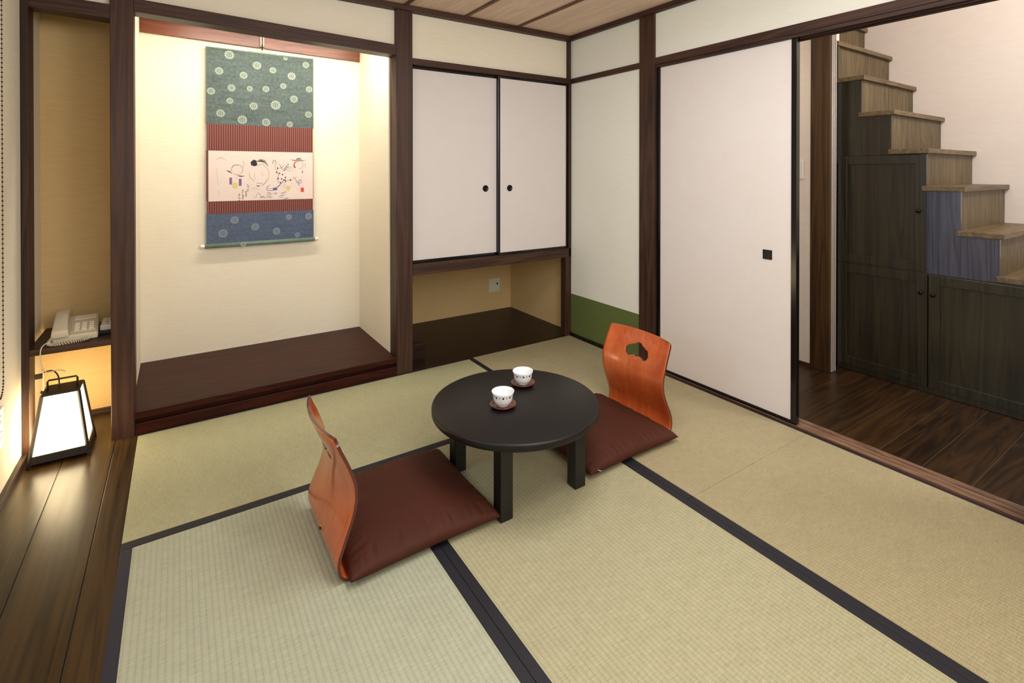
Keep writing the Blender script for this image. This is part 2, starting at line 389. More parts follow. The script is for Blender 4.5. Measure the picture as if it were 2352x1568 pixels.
# ------------------------------------------------------------------ sliding doors
def fusuma(name, label, yax, a0, a1, z0, z1, c0, c1, stile, rail, axis):
    """panel with black lacquer frame; axis 'x' = lies along x"""
    if axis == 'x': org = ((a0+a1)/2, c0, z0)
    else: org = (c0, (a0+a1)/2, z0)
    t = thing(name, label, 'sliding door', org)
    def bx(b, p0, p1, q0, q1, e0, e1):
        return b.box(p0, p1, e0, e1, q0, q1) if axis == 'x' else b.box(e0, e1, p0, p1, q0, q1)
    th = c1-c0
    bx(MB(), a0+stile*.8, a1-stile*.8, z0+rail*.8, z1-rail*.8, c0+.004, c1-.004).build('paper_panel', M['fusuma'], t, org)
    for p in ((a0, a0+stile), (a1-stile, a1)): bx(MB(), *p, z0, z1, c0, c1).build('stile', M['lacquer'], t, org, bevel=.002)
    for q in ((z0, z0+rail), (z1-rail, z1)): bx(MB(), a0+stile, a1-stile, *q, c0+.001, c1-.001).build('rail', M['lacquer'], t, org, bevel=.0015)
    return t, org
# door in the right wall
t, org = fusuma('fusuma_door', 'tall white sliding door with black frame and square pull', None, -1.700, -.826, .006, 1.912, .018, .046, .028, .017, 'y')
b = MB(); ya, za = -1.552, .822; s = .0235
b.box(.0185, .0215, ya-s, ya+s, za-s, za+s); h = b.build('square_pull', M['black'], t, org, bevel=.001)
b = MB()
for y0, y1, z0, z1 in ((-s,s,s-.004,s),(-s,s,-s,-s+.004),(-s,-s+.004,-s,s),(s-.004,s,-s,s)): b.box(.0165, .020, ya+y0, ya+y1, za+z0, za+z1)
b.build('pull_rim', M['knob'], h, (0,0,0)).location = (-org[0]+org[0], 0, 0)
h.children[0].matrix_parent_inverse = Matrix.Translation(-Vector(org))
# cupboard doors
def round_pull(t, org, x, z, y):
    b = MB(); b.lathe([(.0,-.0005),(.018,-.0005),(.019,-.002),(.0205,-.003),(.0225,-.002),(.0225,.002),(.0,.002)], (x, y, z), 32, axis='y')
    return b.build('round_pull', M['knob'], t, org)
t, org = fusuma('cupboard_door', 'left white cupboard door with round black pull near its right edge', None, -1.264, -.622, .664, 1.914, .036, .058, .013, .020, 'x')
round_pull(t, org, -.722, 1.130, .040)
t, org = fusuma('cupboard_door', 'right white cupboard door with round black pull near its left edge', None, -.636, -.018, .664, 1.914, .010, .032, .016, .018, 'x')
round_pull(t, org, -.541, 1.130, .014)

# ------------------------------------------------------------------ hanging scroll
def scroll_cloth(name, top, bot):
    m = NT(name)
    a = m.noise(m.coords((6,6,40)), 1, 4, .6); b2 = m.noise(m.coords((60,60,60)), 1, 2)
    c = m.ramp(m.math('MULTIPLY', m.math('ADD', a, b2), .5), [(.35, top), (.65, bot)])
    return m.set(Base_Color=c, Roughness=.8)
M['cloth_up'] = scroll_cloth('scroll_cloth_teal', lin('3F4B4A'), lin('586663'))
M['cloth_lo'] = scroll_cloth('scroll_cloth_blue', lin('434F66'), lin('56637A'))
M['rosette'] = plain('scroll_rosette', lin('98A496'), .7)
M['rosette_lo'] = plain('scroll_rosette_dim', lin('828C96'), .7)
_s = NT('red_striped_silk'); _sc = _s.n('ShaderNodeTexCoord'); _sp = _s.n('ShaderNodeSeparateXYZ'); _s.l(_sc.outputs['Object'], _sp.inputs[0])
_w = _s.math('SINE', _s.math('MULTIPLY', _sp.outputs[0], 2*PI/.0128))
M['stripe'] = _s.set(Base_Color=_s.ramp(_s.math('ADD', _s.math('MULTIPLY', _w, .5), .5), [(.35, lin('4E2020')), (.75, lin('8A4C3E'))]), Roughness=.7)
M['paint_paper'] = paper('painting_paper', lin('DCCCC4'), lin('D6C4BC'), (8,8,8), bump=.0001)
for k, h in dict(ink='2A2228', grey='8E857C', purple='7A5C8C', blue='5A5A8E', yellow='CFC070', red='C24A3C', pink='D2B8C4', tan='B09C88').items():
    M['ink_'+k] = plain('ink_'+k, lin(h), .8)
SX0, SX1, YS = -2.334, -1.703, .712
org = (-2.019, YS, .77)
sc = thing('hanging_scroll', 'hanging scroll with teal rosette cloth and a wide colourful ink painting', 'scroll', org)
def rosette(b, x, z, r, y, mi=1):
    n = 12
    for k in range(n):   # ring of petals
        a0 = 2*PI*(k+.10)/n; a1 = 2*PI*(k+.90)/n
        pts = [(x+q*math.cos(a), y, z+q*math.sin(a)*1.0) for a, q in ((a0, r*.52), (a1, r*.52), (a1, r*.93), ((a0+a1)/2, r), (a0, r*.93))]
        b.add(pts, [(0,1,2,3,4)], mi)
    n = 8
    for k in range(n):
        a0 = 2*PI*(k+.12)/n; a1 = 2*PI*(k+.88)/n
        pts = [(x+q*math.cos(a), y, z+q*math.sin(a)) for a, q in ((a0, r*.16), (a1, r*.16), (a1, r*.42), (a0, r*.42))]
        b.add(pts, [(0,1,2,3)], mi)
ros = [(-2.207,1.986),(-2.05,1.937),(-1.751,1.975),(-1.879,2.005),(-2.263,1.878),(-1.956,1.916),(-2.127,1.865),(-1.841,1.889),(-2.195,1.778),(-2.307,1.748),(-2.092,1.782),(-1.998,1.788),(-1.893,1.818),(-1.73,1.811),(-2.205,1.695),(-1.827,1.736),(-2.07,1.671),(-1.94,1.687),(-2.256,1.613),(-1.735,1.637),(-2.135,1.579),(-1.997,1.570),(-1.853,1.564)]
rr = [.028,.026,.022,.014,.024,.021,.023,.026,.023,.023,.018,.021,.020,.022,.020,.025,.025,.031,.025,.023,.028,.026,.020]
b = MB(); b.box(SX0, SX1, YS, YS+.002, 1.541, 2.016)
for (x, z), r in zip(ros, rr): rosette(b, x, z, r, YS-.0006)
b.build('upper_cloth', [M['cloth_up'], M['rosette']], sc, org, recalc=False)
b = MB(); b.box(SX0, SX1, YS, YS+.002, .790, .983)
for (x, z), r in zip([(-2.18,.936),(-2.063,.886),(-1.86,.94),(-1.735,.94),(-2.244,.855),(-1.936,.850),(-1.807,.815)], [.024,.024,.019,.023,.027,.024,.017]): rosette(b, x, z, r, YS-.0006)
b.build('lower_cloth', [M['cloth_lo'], M['rosette_lo']], sc, org, recalc=False)
b = MB(); b.box(SX0+.004, SX1-.004, YS-.0003, YS+.002, 1.377, 1.543)
b.build('striped_band', M['stripe'], sc, org)
b = MB(); b.box(SX0+.004, SX1-.004, YS-.0003, YS+.002, .980, 1.062); b.build('striped_band', M['stripe'], sc, org)
for q0, q1 in ((SX0+.001,-2.3205),(-1.7075,SX1-.001)): MB().box(q0, q1, YS-.0002, YS+.002, 1.06, 1.378).build('side_band', M['stripe'], sc, org)
# painting, strokes as flat ribbons in the same mesh
PX0, PZ0, KX, KZ = -2.322, 1.376, .6155/1175, .3165/533.
def pp(u, v):   # crop pixel -> world x, z ; the sheet is 138..1313 by 338..873
    return (PX0 + (u-138)*KX, PZ0 - (v-(338-(u-138)*0.0))*KZ*1.0)
inks = ['ink','grey','purple','blue','yellow','red','pink','tan']
b = MB(); b.box(-2.322, -1.7065, YS-.0008, YS+.001, 1.059, 1.3765)
def stroke(pts, w, ink, w1=None, taper=False):
    mi = 1+inks.index(ink); P2 = [Vector(pp(*p)) for p in pts]; n = len(P2)
    L = []
    for i, p in enumerate(P2):
        d = (P2[min(i+1,n-1)]-P2[max(i-1,0)]);
        if d.length < 1e-7: d = Vector((1,0))
        d.normalize(); nn = Vector((-d.y, d.x)); q = i/max(1,n-1)
        ww = w*KX*.5*((math.sin(PI*(q*.9+.05))) if taper else 1)
        L.append((p+nn*ww, p-nn*ww))
    vs = []
    for a, c in L: vs += [(a.x, YS-.0016, a.y), (c.x, YS-.0016, c.y)]
    b.add(vs, [(2*i, 2*i+1, 2*i+3, 2*i+2) for i in range(n-1)], mi)
def arc(cx, cy, rx, ry, a0, a1, w, ink, n=16, taper=False):
    stroke([(cx+rx*math.cos(math.radians(a0+(a1-a0)*k/n)), cy+ry*math.sin(math.radians(a0+(a1-a0)*k/n))) for k in range(n+1)], w, ink, taper=taper)
def blob(cx, cy, rx, ry, ink):
    mi = 1+inks.index(ink); x, z = pp(cx, cy)
    b.add([(x+rx*KX*math.cos(2*PI*k/12)*(1+.12*math.sin(3*k)), YS-.0019, z+ry*KZ*math.sin(2*PI*k/12)) for k in range(12)], [tuple(range(12))], mi)
def quad(u0, u1, v0, v1, ink):
    mi = 1+inks.index(ink); (x0, z0), (x1, z1) = pp(u0, v0), pp(u1, v1)
    b.add([(x0,YS-.0018,z0),(x1,YS-.0018,z0),(x1,YS-.0018,z1),(x0,YS-.0018,z1)], [(0,1,2,3)], mi)
# left faint figure
stroke([(213,440),(235,420),(265,405),(285,415),(325,440)], 7, 'tan', taper=True)
stroke([(225,520),(228,580),(232,640),(238,700)], 7, 'pink'); stroke([(240,760),(242,810)], 9, 'pink')
stroke([(505,445),(510,480),(506,510)], 5, 'tan')
# second figure : hat, brows, purple and yellow patches
arc(437,535,62,52,150,400,7,'tan'); arc(440,560,45,30,20,160,5,'tan'); arc(425,520,40,35,180,300,4,'tan')
stroke([(325,545),(350,555),(385,578)], 13, 'ink', taper=True); stroke([(435,600),(475,608),(520,605)], 13, 'ink', taper=True)
quad(355,382,622,695,'purple'); quad(455,485,635,710,'purple'); blob(412,705,30,30,'yellow')
stroke([(425,610),(432,640)],4,'tan')
# centre face with dark fringe
stroke([(592,490),(600,460),(625,440),(655,445)], 40, 'ink', taper=True); blob(625,472,32,26,'ink'); stroke([(655,445),(690,430),(735,440),(782,495)], 34, 'grey', taper=True); stroke([(660,450),(700,440),(750,460)], 16, 'ink', taper=True)
arc(680,590,110,115,-55,75,5,'tan'); arc(690,590,120,80,120,195,5,'tan'); arc(705,500,38,26,180,340,4,'grey')
stroke([(628,570),(625,610),(632,640)],4,'tan'); stroke([(648,714),(684,716)],9,'ink'); stroke([(650,690),(660,680),(690,690),(715,680)],4,'purple')
stroke([(700,565),(720,600),(735,590)],4,'tan'); stroke([(760,640),(745,680),(705,725)],4,'tan')
# vertical writing
def glyphs(u, v0, v1, seed):
    rnd = random.Random(seed); v = v0
    while v < v1-10:
        for _ in range(3):
            x = u+rnd.uniform(-8,6); y = v+rnd.uniform(0,12)
            stroke([(x,y),(x+rnd.uniform(5,12),y+rnd.uniform(-5,6)),(x+rnd.uniform(2,9),y+rnd.uniform(4,11))], 3.2, 'ink')
        v += 21
glyphs(455,795,875,1); glyphs(492,755,878,2); glyphs(528,768,825,3); glyphs(548,698,785,4)
# kneeling outline below
stroke([(610,845),(640,840),(655,800),(672,790),(690,815),(700,845),(750,845),(772,820),(775,780)],4,'grey'); stroke([(690,845),(715,830),(735,840)],5,'ink')
stroke([(590,745),(640,735),(690,760)],3,'tan')
# busy blue and violet figure
rnd = random.Random(5)
for _ in range(95):
    u = rnd.gauss(985,45); v = rnd.gauss(515,26)
    if 880 < u < 1075 and 435 < v < 590:
        a = rnd.uniform(0,PI); l = rnd.uniform(6,16)
        stroke([(u,v),(u+l*math.cos(a),v+l*math.sin(a)*.7)], rnd.uniform(2.5,5), rnd.choice(['purple','blue','blue','ink','pink','yellow']))
for u, v in [(878,565),(910,577),(895,635),(935,640),(920,680),(980,622),(960,650),(978,660),(1040,655),(890,520),(945,590)]:
    blob(u, v, 7, 9, 'ink')
stroke([(832,470),(838,430),(860,432),(865,455)],5,'ink')
arc(900,500,40,60,110,250,4,'grey'); stroke([(880,560),(900,590),(885,640),(905,690)],4,'blue')
stroke([(1000,625),(960,655),(930,690),(890,725),(850,740)],6,'ink',taper=True); stroke([(1060,640),(1000,660),(960,690)],4,'blue')
stroke([(800,705),(765,730),(758,760),(800,770),(850,765),(890,745)],5,'blue'); blob(858,752,26,14,'blue')
stroke([(770,750),(820,745),(880,735),(920,710)],4,'purple'); stroke([(775,800),(800,790),(815,805),(790,815)],4,'ink'); stroke([(840,795),(850,808)],5,'ink'); arc(872,800,10,8,30,330,4,'ink')
stroke([(770,840),(800,825),(830,842),(780,848)],5,'blue')
for v in (795,805,825,838,855,865,870):
    u = rnd.uniform(830,960); stroke([(u,v),(u+40,v-8),(u+rnd.uniform(60,85),v-12)],4.5,rnd.choice(['purple','blue']),taper=True)
blob(1010,740,25,26,'yellow'); stroke([(945,730),(960,700),(985,710),(960,750)],3,'tan'); stroke([(1000,780),(1040,740),(1060,690)],3,'tan')
# right figure
stroke([(1036,420),(1080,430),(1130,425),(1180,432),(1222,425)],9,'ink',taper=True); stroke([(1110,415),(1140,405),(1170,415)],9,'ink'); blob(1140,428,20,12,'grey')
arc(1110,480,26,36,110,290,13,'red'); arc(1150,480,42,42,-60,100,4,'grey'); arc(1095,490,18,20,60,200,6,'red')
stroke([(1222,455),(1215,485),(1222,515)],4,'grey'); blob(1183,560,8,16,'grey')
stroke([(1070,620),(1100,640),(1110,670),(1150,718)],5,'purple'); arc(1155,670,18,22,0,360,4,'blue'); stroke([(1115,665),(1140,690),(1160,650)],4,'purple'); stroke([(1085,630),(1120,620)],4,'tan')
quad(1163,1200,742,790,'red')
b.build('painting', [M['paint_paper']]+[M['ink_'+k] for k in inks], sc, org, recalc=False)
M['roller'] = scroll_cloth('scroll_roller_cloth', lin('5F7268'), lin('76887A'))
b = MB(); b.lathe([(0,-.322),(.0135,-.322),(.0135,.322),(0,.322)], (-2.019, YS, .780), 20, axis='x')
rosette(b, -2.133, .780, .017, YS-.0142, 1)
ro = b.build('roller', [M['roller'], M['rosette']], sc, org)
for s in (-1, 1):
    b = MB(); b.lathe([(0,0),(.010,0),(.0115,.006*s),(.0125,.018*s),(.011,.024*s),(0,.026*s)], (-2.019+s*.322, YS, .780), 16, axis='x')
    b.build('roller_knob', M['white'], ro, org)
b = MB(); b.lathe([(0,-.316),(.006,-.316),(.006,.316),(0,.316)], (-2.019, YS+.002, 2.018), 12, axis='x'); b.build('top_rod', M['roller'], sc, org)
b = MB(); b.tube([(-2.12, YS-.004, 2.018),(-2.02, YS-.006, 2.05),(-1.92, YS-.004, 2.018)], .0015, 6); b.build('hanging_cord', M['cord_w'], sc, org)
t = thing('scroll_hanger', 'slim pale metal hanger rod holding up the scroll at the wooden rail', 'hanger', (-2.02, .70, 2.045))
o = (-2.02,.70,2.045)
b = MB()
for dx in (-.0085, .0085): b.tube([(-2.02+dx, .705, 2.2),(-2.02+dx*.9, .705, 2.06)], .0036, 8)
b.build('rod', M['white'], t, o)
b = MB(); b.tube([(-2.02,.705,2.075),(-2.02,.703,2.055),(-2.02,.70,2.045),(-2.02,.708,2.040),(-2.02,.712,2.048)], .003, 8); b.box(-2.032,-2.008,.702,.708,2.058,2.064); b.build('hook', M['knob'], t, o)

# ------------------------------------------------------------------ alcove shelf, phone
b = MB().box(-3.022, -2.705, .004, .388, .443, .470)
tag(b.build('wall_shelf', M['beam_x'], origin=(-2.86,.2,.443), bevel=.002), 'dark wooden shelf in the left alcove carrying the telephone', 'shelf')
for v in bpy.data.objects['wall_shelf'].data.vertices: pass
PH = (-2.877, .150, .471)
ph = thing('telephone', 'ivory push button desk telephone on the alcove shelf', 'telephone', PH, math.radians(4))
def wedge(b, x0, x1, y0, y1, z0, zf, zb, mi=0):
    return b.hexa([(x0,y0,z0),(x1,y0,z0),(x1,y1,z0),(x0,y1,z0),(x0,y0,zf),(x1,y0,zf),(x1,y1,zb),(x0,y1,zb)], mi)
wedge(MB(), -.080, .080, -.095, .095, 0, .030, .078).build('body', M['phone'], ph, bevel=.007, seg=3)
SL = (.078-.030)/.190
kp = wedge(MB(), -.018, .072, -.070, .030, .03, .0385, .0385+.1*SL).build('keypad_plate', M['phone'], ph, bevel=.001)
b = MB()
for r in range(4):
    for c in range(3):
        x = -.006+c*.026; y = -.062+r*.020; z = .030+(y+.095)*SL
        wedge(b, x, x+.018, y, y+.012, z, z+.006, z+.006+.012*SL)
b.build('keys', M['key'], kp, bevel=.001)
wedge(MB(), -.010, .070, .045, .085, .05, .0670, .0670+.04*SL).build('display', M['key'], ph, bevel=.002)
# handset along the left side
b = MB(); hs = []
N = 14
for i in range(N+1):
    q = i/N; y = -.108+q*.215; z = .030+(y+.095)*SL + .022 + .022*math.sin(PI*q)
    wv = .026 + .006*abs(2*q-1)**2; th = .012 + .010*abs(2*q-1)**3
    hs.append([(-.052-wv, y, z-th), (-.052+wv, y, z-th), (-.052+wv*.86, y, z+.010), (-.052-wv*.86, y, z+.010)])
vs = [p for r in hs for p in r]; fs = [(4*i+k, 4*i+(k+1)%4, 4*i+4+(k+1)%4, 4*i+4+k) for i in range(N) for k in range(4)] + [(0,1,2,3), (4*N,4*N+1,4*N+2,4*N+3)]
b.add(vs, fs, 0, True); b.build('handset', M['phone'], ph, bevel=.003)
b = MB(); pts = []
path = [Vector(p) for p in [(-.075,-.105,.035),(-.088,-.125,.014),(-.06,-.138,.010),(.0,-.135,.010),(.04,-.118,.010),(.05,-.095,.012)]]
def cat(path, q):
    n = len(path)-1; s = min(q*n, n-1e-6); i = int(s); f = s-i
    P0, P1, P2_, P3 = path[max(i-1,0)], path[i], path[i+1], path[min(i+2,n)]
    return .5*((2*P1)+(-P0+P2_)*f+(2*P0-5*P1+4*P2_-P3)*f*f+(-P0+3*P1-3*P2_+P3)*f**3)
for i in range(340):
    q = i/339; p = cat(path, q); d = (cat(path, min(1,q+.01))-cat(path, max(0,q-.01))).normalized()
    u = d.cross(Vector((0,0,1))).normalized(); w = d.cross(u); a = q*2*PI*34
    pts.append(p+(u*math.cos(a)+w*math.sin(a))*.0055)
b.tube(pts, .0018, 6); b.build('coiled_cord', M['phone'], ph)
# line cord hanging over the shelf front
b = MB(); path = [Vector(p) for p in [(-2.950,.03,.485),(-2.962,.01,.490),(-2.975,-.008,.475),(-2.977,-.010,.43),(-2.975,.02,.38),(-2.965,.05,.352),(-2.93,.07,.348),(-2.905,.06,.340)]]
b.tube([cat(path, i/60) for i in range(61)], .0022, 8)
path = [Vector(p) for p in [(-2.975,.02,.38),(-2.985,.07,.352),(-2.99,.12,.33),(-2.995,.15,.24)]]
b.tube([cat(path, i/30) for i in range(31)], .0018, 8)
_o = b.build('line_cord', M['cord_w'], ph, (0,0,0)); _o.matrix_parent_inverse = (Matrix.Translation(Vector(PH)) @ Matrix.Rotation(math.radians(4),4,'Z')).inverted()
t = thing('remote_control_tray', 'small white device on a black tray right of the telephone', 'device', (-2.757,.165,.471))
MB().box(-.040,.030,-.060,.080,0,.018).build('tray', M['black'], t, bevel=.003)
wedge(MB(), -.032,.022,-.052,.070,.018,.042,.052).build('device_body', M['white'], t, bevel=.004)
b = MB()
for r in range(3):
    for c in range(2): b.box(-.022+c*.02, -.010+c*.02, -.03+r*.026, -.016+r*.026, .040, .0515+r*.002)
b.build('buttons', M['phone'], t, bevel=.001)

# ------------------------------------------------------------------ lantern
LA = (-2.905, .0, 0)
la = thing('andon_lantern', 'lit floor lantern with white paper sides and black tapered frame', 'lantern', LA)
hb, ht, zt, zb = .098, .060, .284, .044
def at(z): return hb + (ht-hb)*z/zt
for sx in (-1,1):
    for sy in (-1,1):
        MB().bar((sx*at(0), sy*at(0), 0), (sx*at(zt), sy*at(zt), zt), .0105).build('leg', M['iron'], la, bevel=.001)
for i, (dx, dy) in enumerate(((0,-1),(0,1),(-1,0),(1,0))):
    def side(z, inset=.0): 
        a = at(z)-inset
        return [(-a, a*dy, z), (a, a*dy, z)] if dx == 0 else [(a*dx, -a, z), (a*dx, a, z)]
    p, q = side(zb, .003), side(zt-.006, .003)
    MB().add([p[0], p[1], q[1], q[0]], [(0,1,2,3)]).build('paper_pane', M['lantern'], la, recalc=False)
    b = MB(); e0, e1 = side(.014,-.003), side(zb+.002,-.003); i0, i1 = side(.014,.004), side(zb+.002,.004)
    b.hexa([e0[0],e0[1],i0[1],i0[0],e1[0],e1[1],i1[1],i1[0]]); b.build('bottom_rail', M['iron'], la, bevel=.001)
MB().box(-.064,.064,-.064,.064,.280,.288).build('top_plate', M['iron'], la, bevel=.0015)
MB().box(-.092,.092,-.092,.092,.024,.030).build('base_plate', M['iron'], la)
MB().tube([(-.05,-.01,.286),(-.05,-.01,.325),(-.046,-.01,.332),(.046,-.01,.332),(.05,-.01,.325),(.05,-.01,.286)], .0040, 8).build('handle', M['iron'], la)
b = MB(); path = [Vector(p) for p in [(-.015,.02,.289),(-.022,.04,.330),(-.045,.08,.345),(-.075,.12,.335),(-.100,.150,.315)]]
b.tube([cat(path, i/30) for i in range(31)], .0028, 8); b.box(-.128,-.090,.140,.162,.300,.318)
b.build('power_cord', M['cord_k'], la)
_lc = None
t = tag(MB().tube([Vector((-3.016,.245,.205)), Vector((-2.975,.215,.205))], .007, 10).tube([cat([Vector(p) for p in [(-2.985,.22,.203),(-2.985,.19,.17),(-2.99,.17,.135),(-2.985,.19,.115),(-2.978,.205,.14),(-2.985,.20,.17),(-2.99,.20,.12),(-2.992,.2,.022)]], i/50) for i in range(51)], .0028, 8).build('wall_plug', M['cord_k'], origin=(-3.01,.24,.205)), 'black plug with looped cord on the alcove wall behind the lantern', 'plug')
# point light in the lantern
def light(kind, name, loc, energy, color, **kw):
    d = bpy.data.lights.new(name, kind); d.energy = energy; d.color = color
    tgt = kw.pop('target', None)
    for k, v in kw.items(): setattr(d, k, v)
    o = bpy.data.objects.new(name, d); COL.objects.link(o); o.location = loc
    if tgt is not None: o.rotation_euler = (Vector(tgt)-Vector(loc)).to_track_quat('-Z','Y').to_euler()
    return o

# ------------------------------------------------------------------ wall outlets, chain
t = thing('wall_outlet', 'white double socket plate on the left wall at the picture edge', 'outlet', (-3.04,-.36,.28))
MB().box(0,.007,-.06,.06,-.075,.075).build('plate', M['plate_l'], t, bevel=.003)
for z in (-.03,.03):
    b = MB(); b.box(.0065,.009,-.02,.036,z-.02,z+.02); b.build('socket', M['white'], t, bevel=.001)
    b = MB(); b.box(.0085,.0095,.010,.013,z-.010,z+.008); b.box(.0085,.0095,.024,.027,z-.010,z+.008); b.build('slot', M['black'], t)
t = thing('wall_outlet', 'pale switch plate on the back wall inside the low niche', 'outlet', (-.122,.927,.228))
MB().box(-.058,.058,-.008,0,-.060,.060).build('plate', M['plate'], t, bevel=.003)
MB().box(-.045,.045,-.0105,-.006,-.030,.030).build('insert', M['plate'], t, bevel=.001)
MB().box(.022,.034,-.012,-.009,.0,.020).build('jack', M['black'], t)
b = MB(); CX_, CY_ = -3.0, -.462
def chainpath(q):
    if q < .86: return Vector((CX_, CY_, 2.21-(2.21-.50)*q/.86))
    a = (q-.86)/.14*PI; return Vector((CX_, CY_-.04+.04*math.cos(a), .50-.055*math.sin(a)))
n = 118
for i in range(n):
    p = chainpath(i/(n-1)); b.lathe([(0,-.003),(.0023,-.002),(.0031,0),(.0023,.002),(0,.003)], p, 8)
b.tube([chainpath(i/200) for i in range(201)], .0009, 5)
b.tube([(CX_,CY_-.08,.50),(CX_,CY_-.08,2.21)], .0009, 5)
for i in range(100): b.lathe([(0,-.003),(.0023,-.002),(.0031,0),(.0023,.002),(0,.003)], (CX_,CY_-.08,.51+i*.0172), 8)
bc = thing('blind_chain', 'dark beaded pull chain hanging by the left wall', 'chain', (CX_,CY_,2.21))
b.build('bead_strand', M['knob'], bc, (CX_,CY_,2.21))
MB().box(-3.04,-2.985,CY_-.10,CY_+.02,2.20,2.26).build('bracket', M['knob'], bc, (CX_,CY_,2.21))
b = MB(); b.box(-1.262,-1.112,.17,.25,.0,.10)
bx_ = tag(b.build('wooden_box', M['niche'], origin=(-1.187,.21,.004), bevel=.003), 'small dark wooden box beside the middle post inside the low niche', 'box'); bx_.location.z = .0045

# ------------------------------------------------------------------ table
TX, TY, TZ = -1.341, -1.275, .311
tb = thing('low_round_table', 'low round dark table in the middle of the tatami room', 'table', (TX,TY,.001))
R = .338
MB().lathe([(0,TZ),(R-.006,TZ),(R-.002,TZ-.002),(R,TZ-.006),(R,TZ-.024),(R-.003,TZ-.028),(R-.02,TZ-.030),(0,TZ-.030)], (0,0,0), 128).build('tabletop', M['table'], tb)
LO = .197; LW = .052
for sx in (-1,1):
    for sy in (-1,1):
        x0, x1 = sorted((sx*LO, sx*(LO-LW))); y0, y1 = sorted((sy*LO*1.04, sy*(LO*1.04-LW)))
        MB().box(x0,x1,y0,y1,0,.283).build('leg', M['table_leg'], tb, bevel=.003)
for s in (-1,1):
    MB().box(-LO+.02,LO-.02, s*(LO-.012)-.011, s*(LO-.012)+.011, .252,.283).build('apron', M['table_leg'], tb, bevel=.001)
    MB().box(s*(LO-.02)-.011, s*(LO-.02)+.011, -LO+.02,LO-.02, .252,.283).build('apron', M['table_leg'], tb, bevel=.001)

# cups and saucers
def cup(loc, label):
    t = thing('teacup', label, 'teacup', loc, group='white teacups on the round table')
    prof = [(0,.004),(.019,.004),(.0205,0),(.0225,0),(.0225,.005),(.031,.0115),(.0375,.023),(.0402,.036),(.0418,.048),(.0450,.0565),(.0442,.0575),(.0420,.0545),(.0398,.046),(.0378,.034),(.034,.021),(.026,.012),(0,.008)]
    MB().lathe(prof, (0,0,0), 64).build('bowl', M['ceramic'], t)
    b = MB()
    def rr_(z):
        for (r0,z0),(r1,z1) in zip(prof[5:9], prof[6:10]):
            if z0 <= z <= z1: return r0+(r1-r0)*(z-z0)/(z1-z0)
        return .04
    K = 18
    for k in range(K):
        a = 2*PI*k/K; zc = .0425; mi = 0 if k % 2 == 0 else 1; s = .0040 if mi == 0 else .0030
        vs = []
        for j in range(8):
            q = 2*PI*j/8; da = s*math.cos(q)/.042; z = zc+s*math.sin(q); r = rr_(z)+.0004
            vs.append((r*math.cos(a+da), r*math.sin(a+da), z))
        b.add(vs, [tuple(range(8))], mi)
    for k in range(K*3):
        a = 2*PI*k/(K*3); z = .0478; r = rr_(z)+.0004; d = .0008/.042
        b.add([(r*math.cos(a-d),r*math.sin(a-d),z-.0008),(r*math.cos(a+d),r*math.sin(a+d),z-.0008),(r*math.cos(a+d),r*math.sin(a+d),z+.0006),(r*math.cos(a-d),r*math.sin(a-d),z+.0006)], [(0,1,2,3)], 1)
    b.build('dot_band', [M['glaze_blue'], M['glaze_grey']], t, recalc=False)
    return t
def saucer(loc, label):
    pr = [(0,.0045),(.030,.0045),(.042,.008),(.0515,.0135),(.0525,.0125),(.044,.005),(.032,0),(0,0)]
    b = MB(); b.lathe(pr, (0,0,0), 64); o = b.build('saucer', M['saucer']); o.location = loc
    return tag(o, label, 'saucer', 'reddish wooden saucers on the round table')
s1, s2 = (-1.411,-1.290,TZ+.001), (-1.229,-1.163,TZ+.001)
saucer(s1, 'reddish wooden saucer under the nearer white teacup'); saucer(s2, 'reddish wooden saucer under the farther white teacup')
cup((s1[0],s1[1],TZ+.0062), 'nearer white teacup with a dotted blue band, toward the table centre'); c2 = cup((s2[0],s2[1],TZ+.0062), 'farther white teacup with a dotted blue band, near the table back edge')

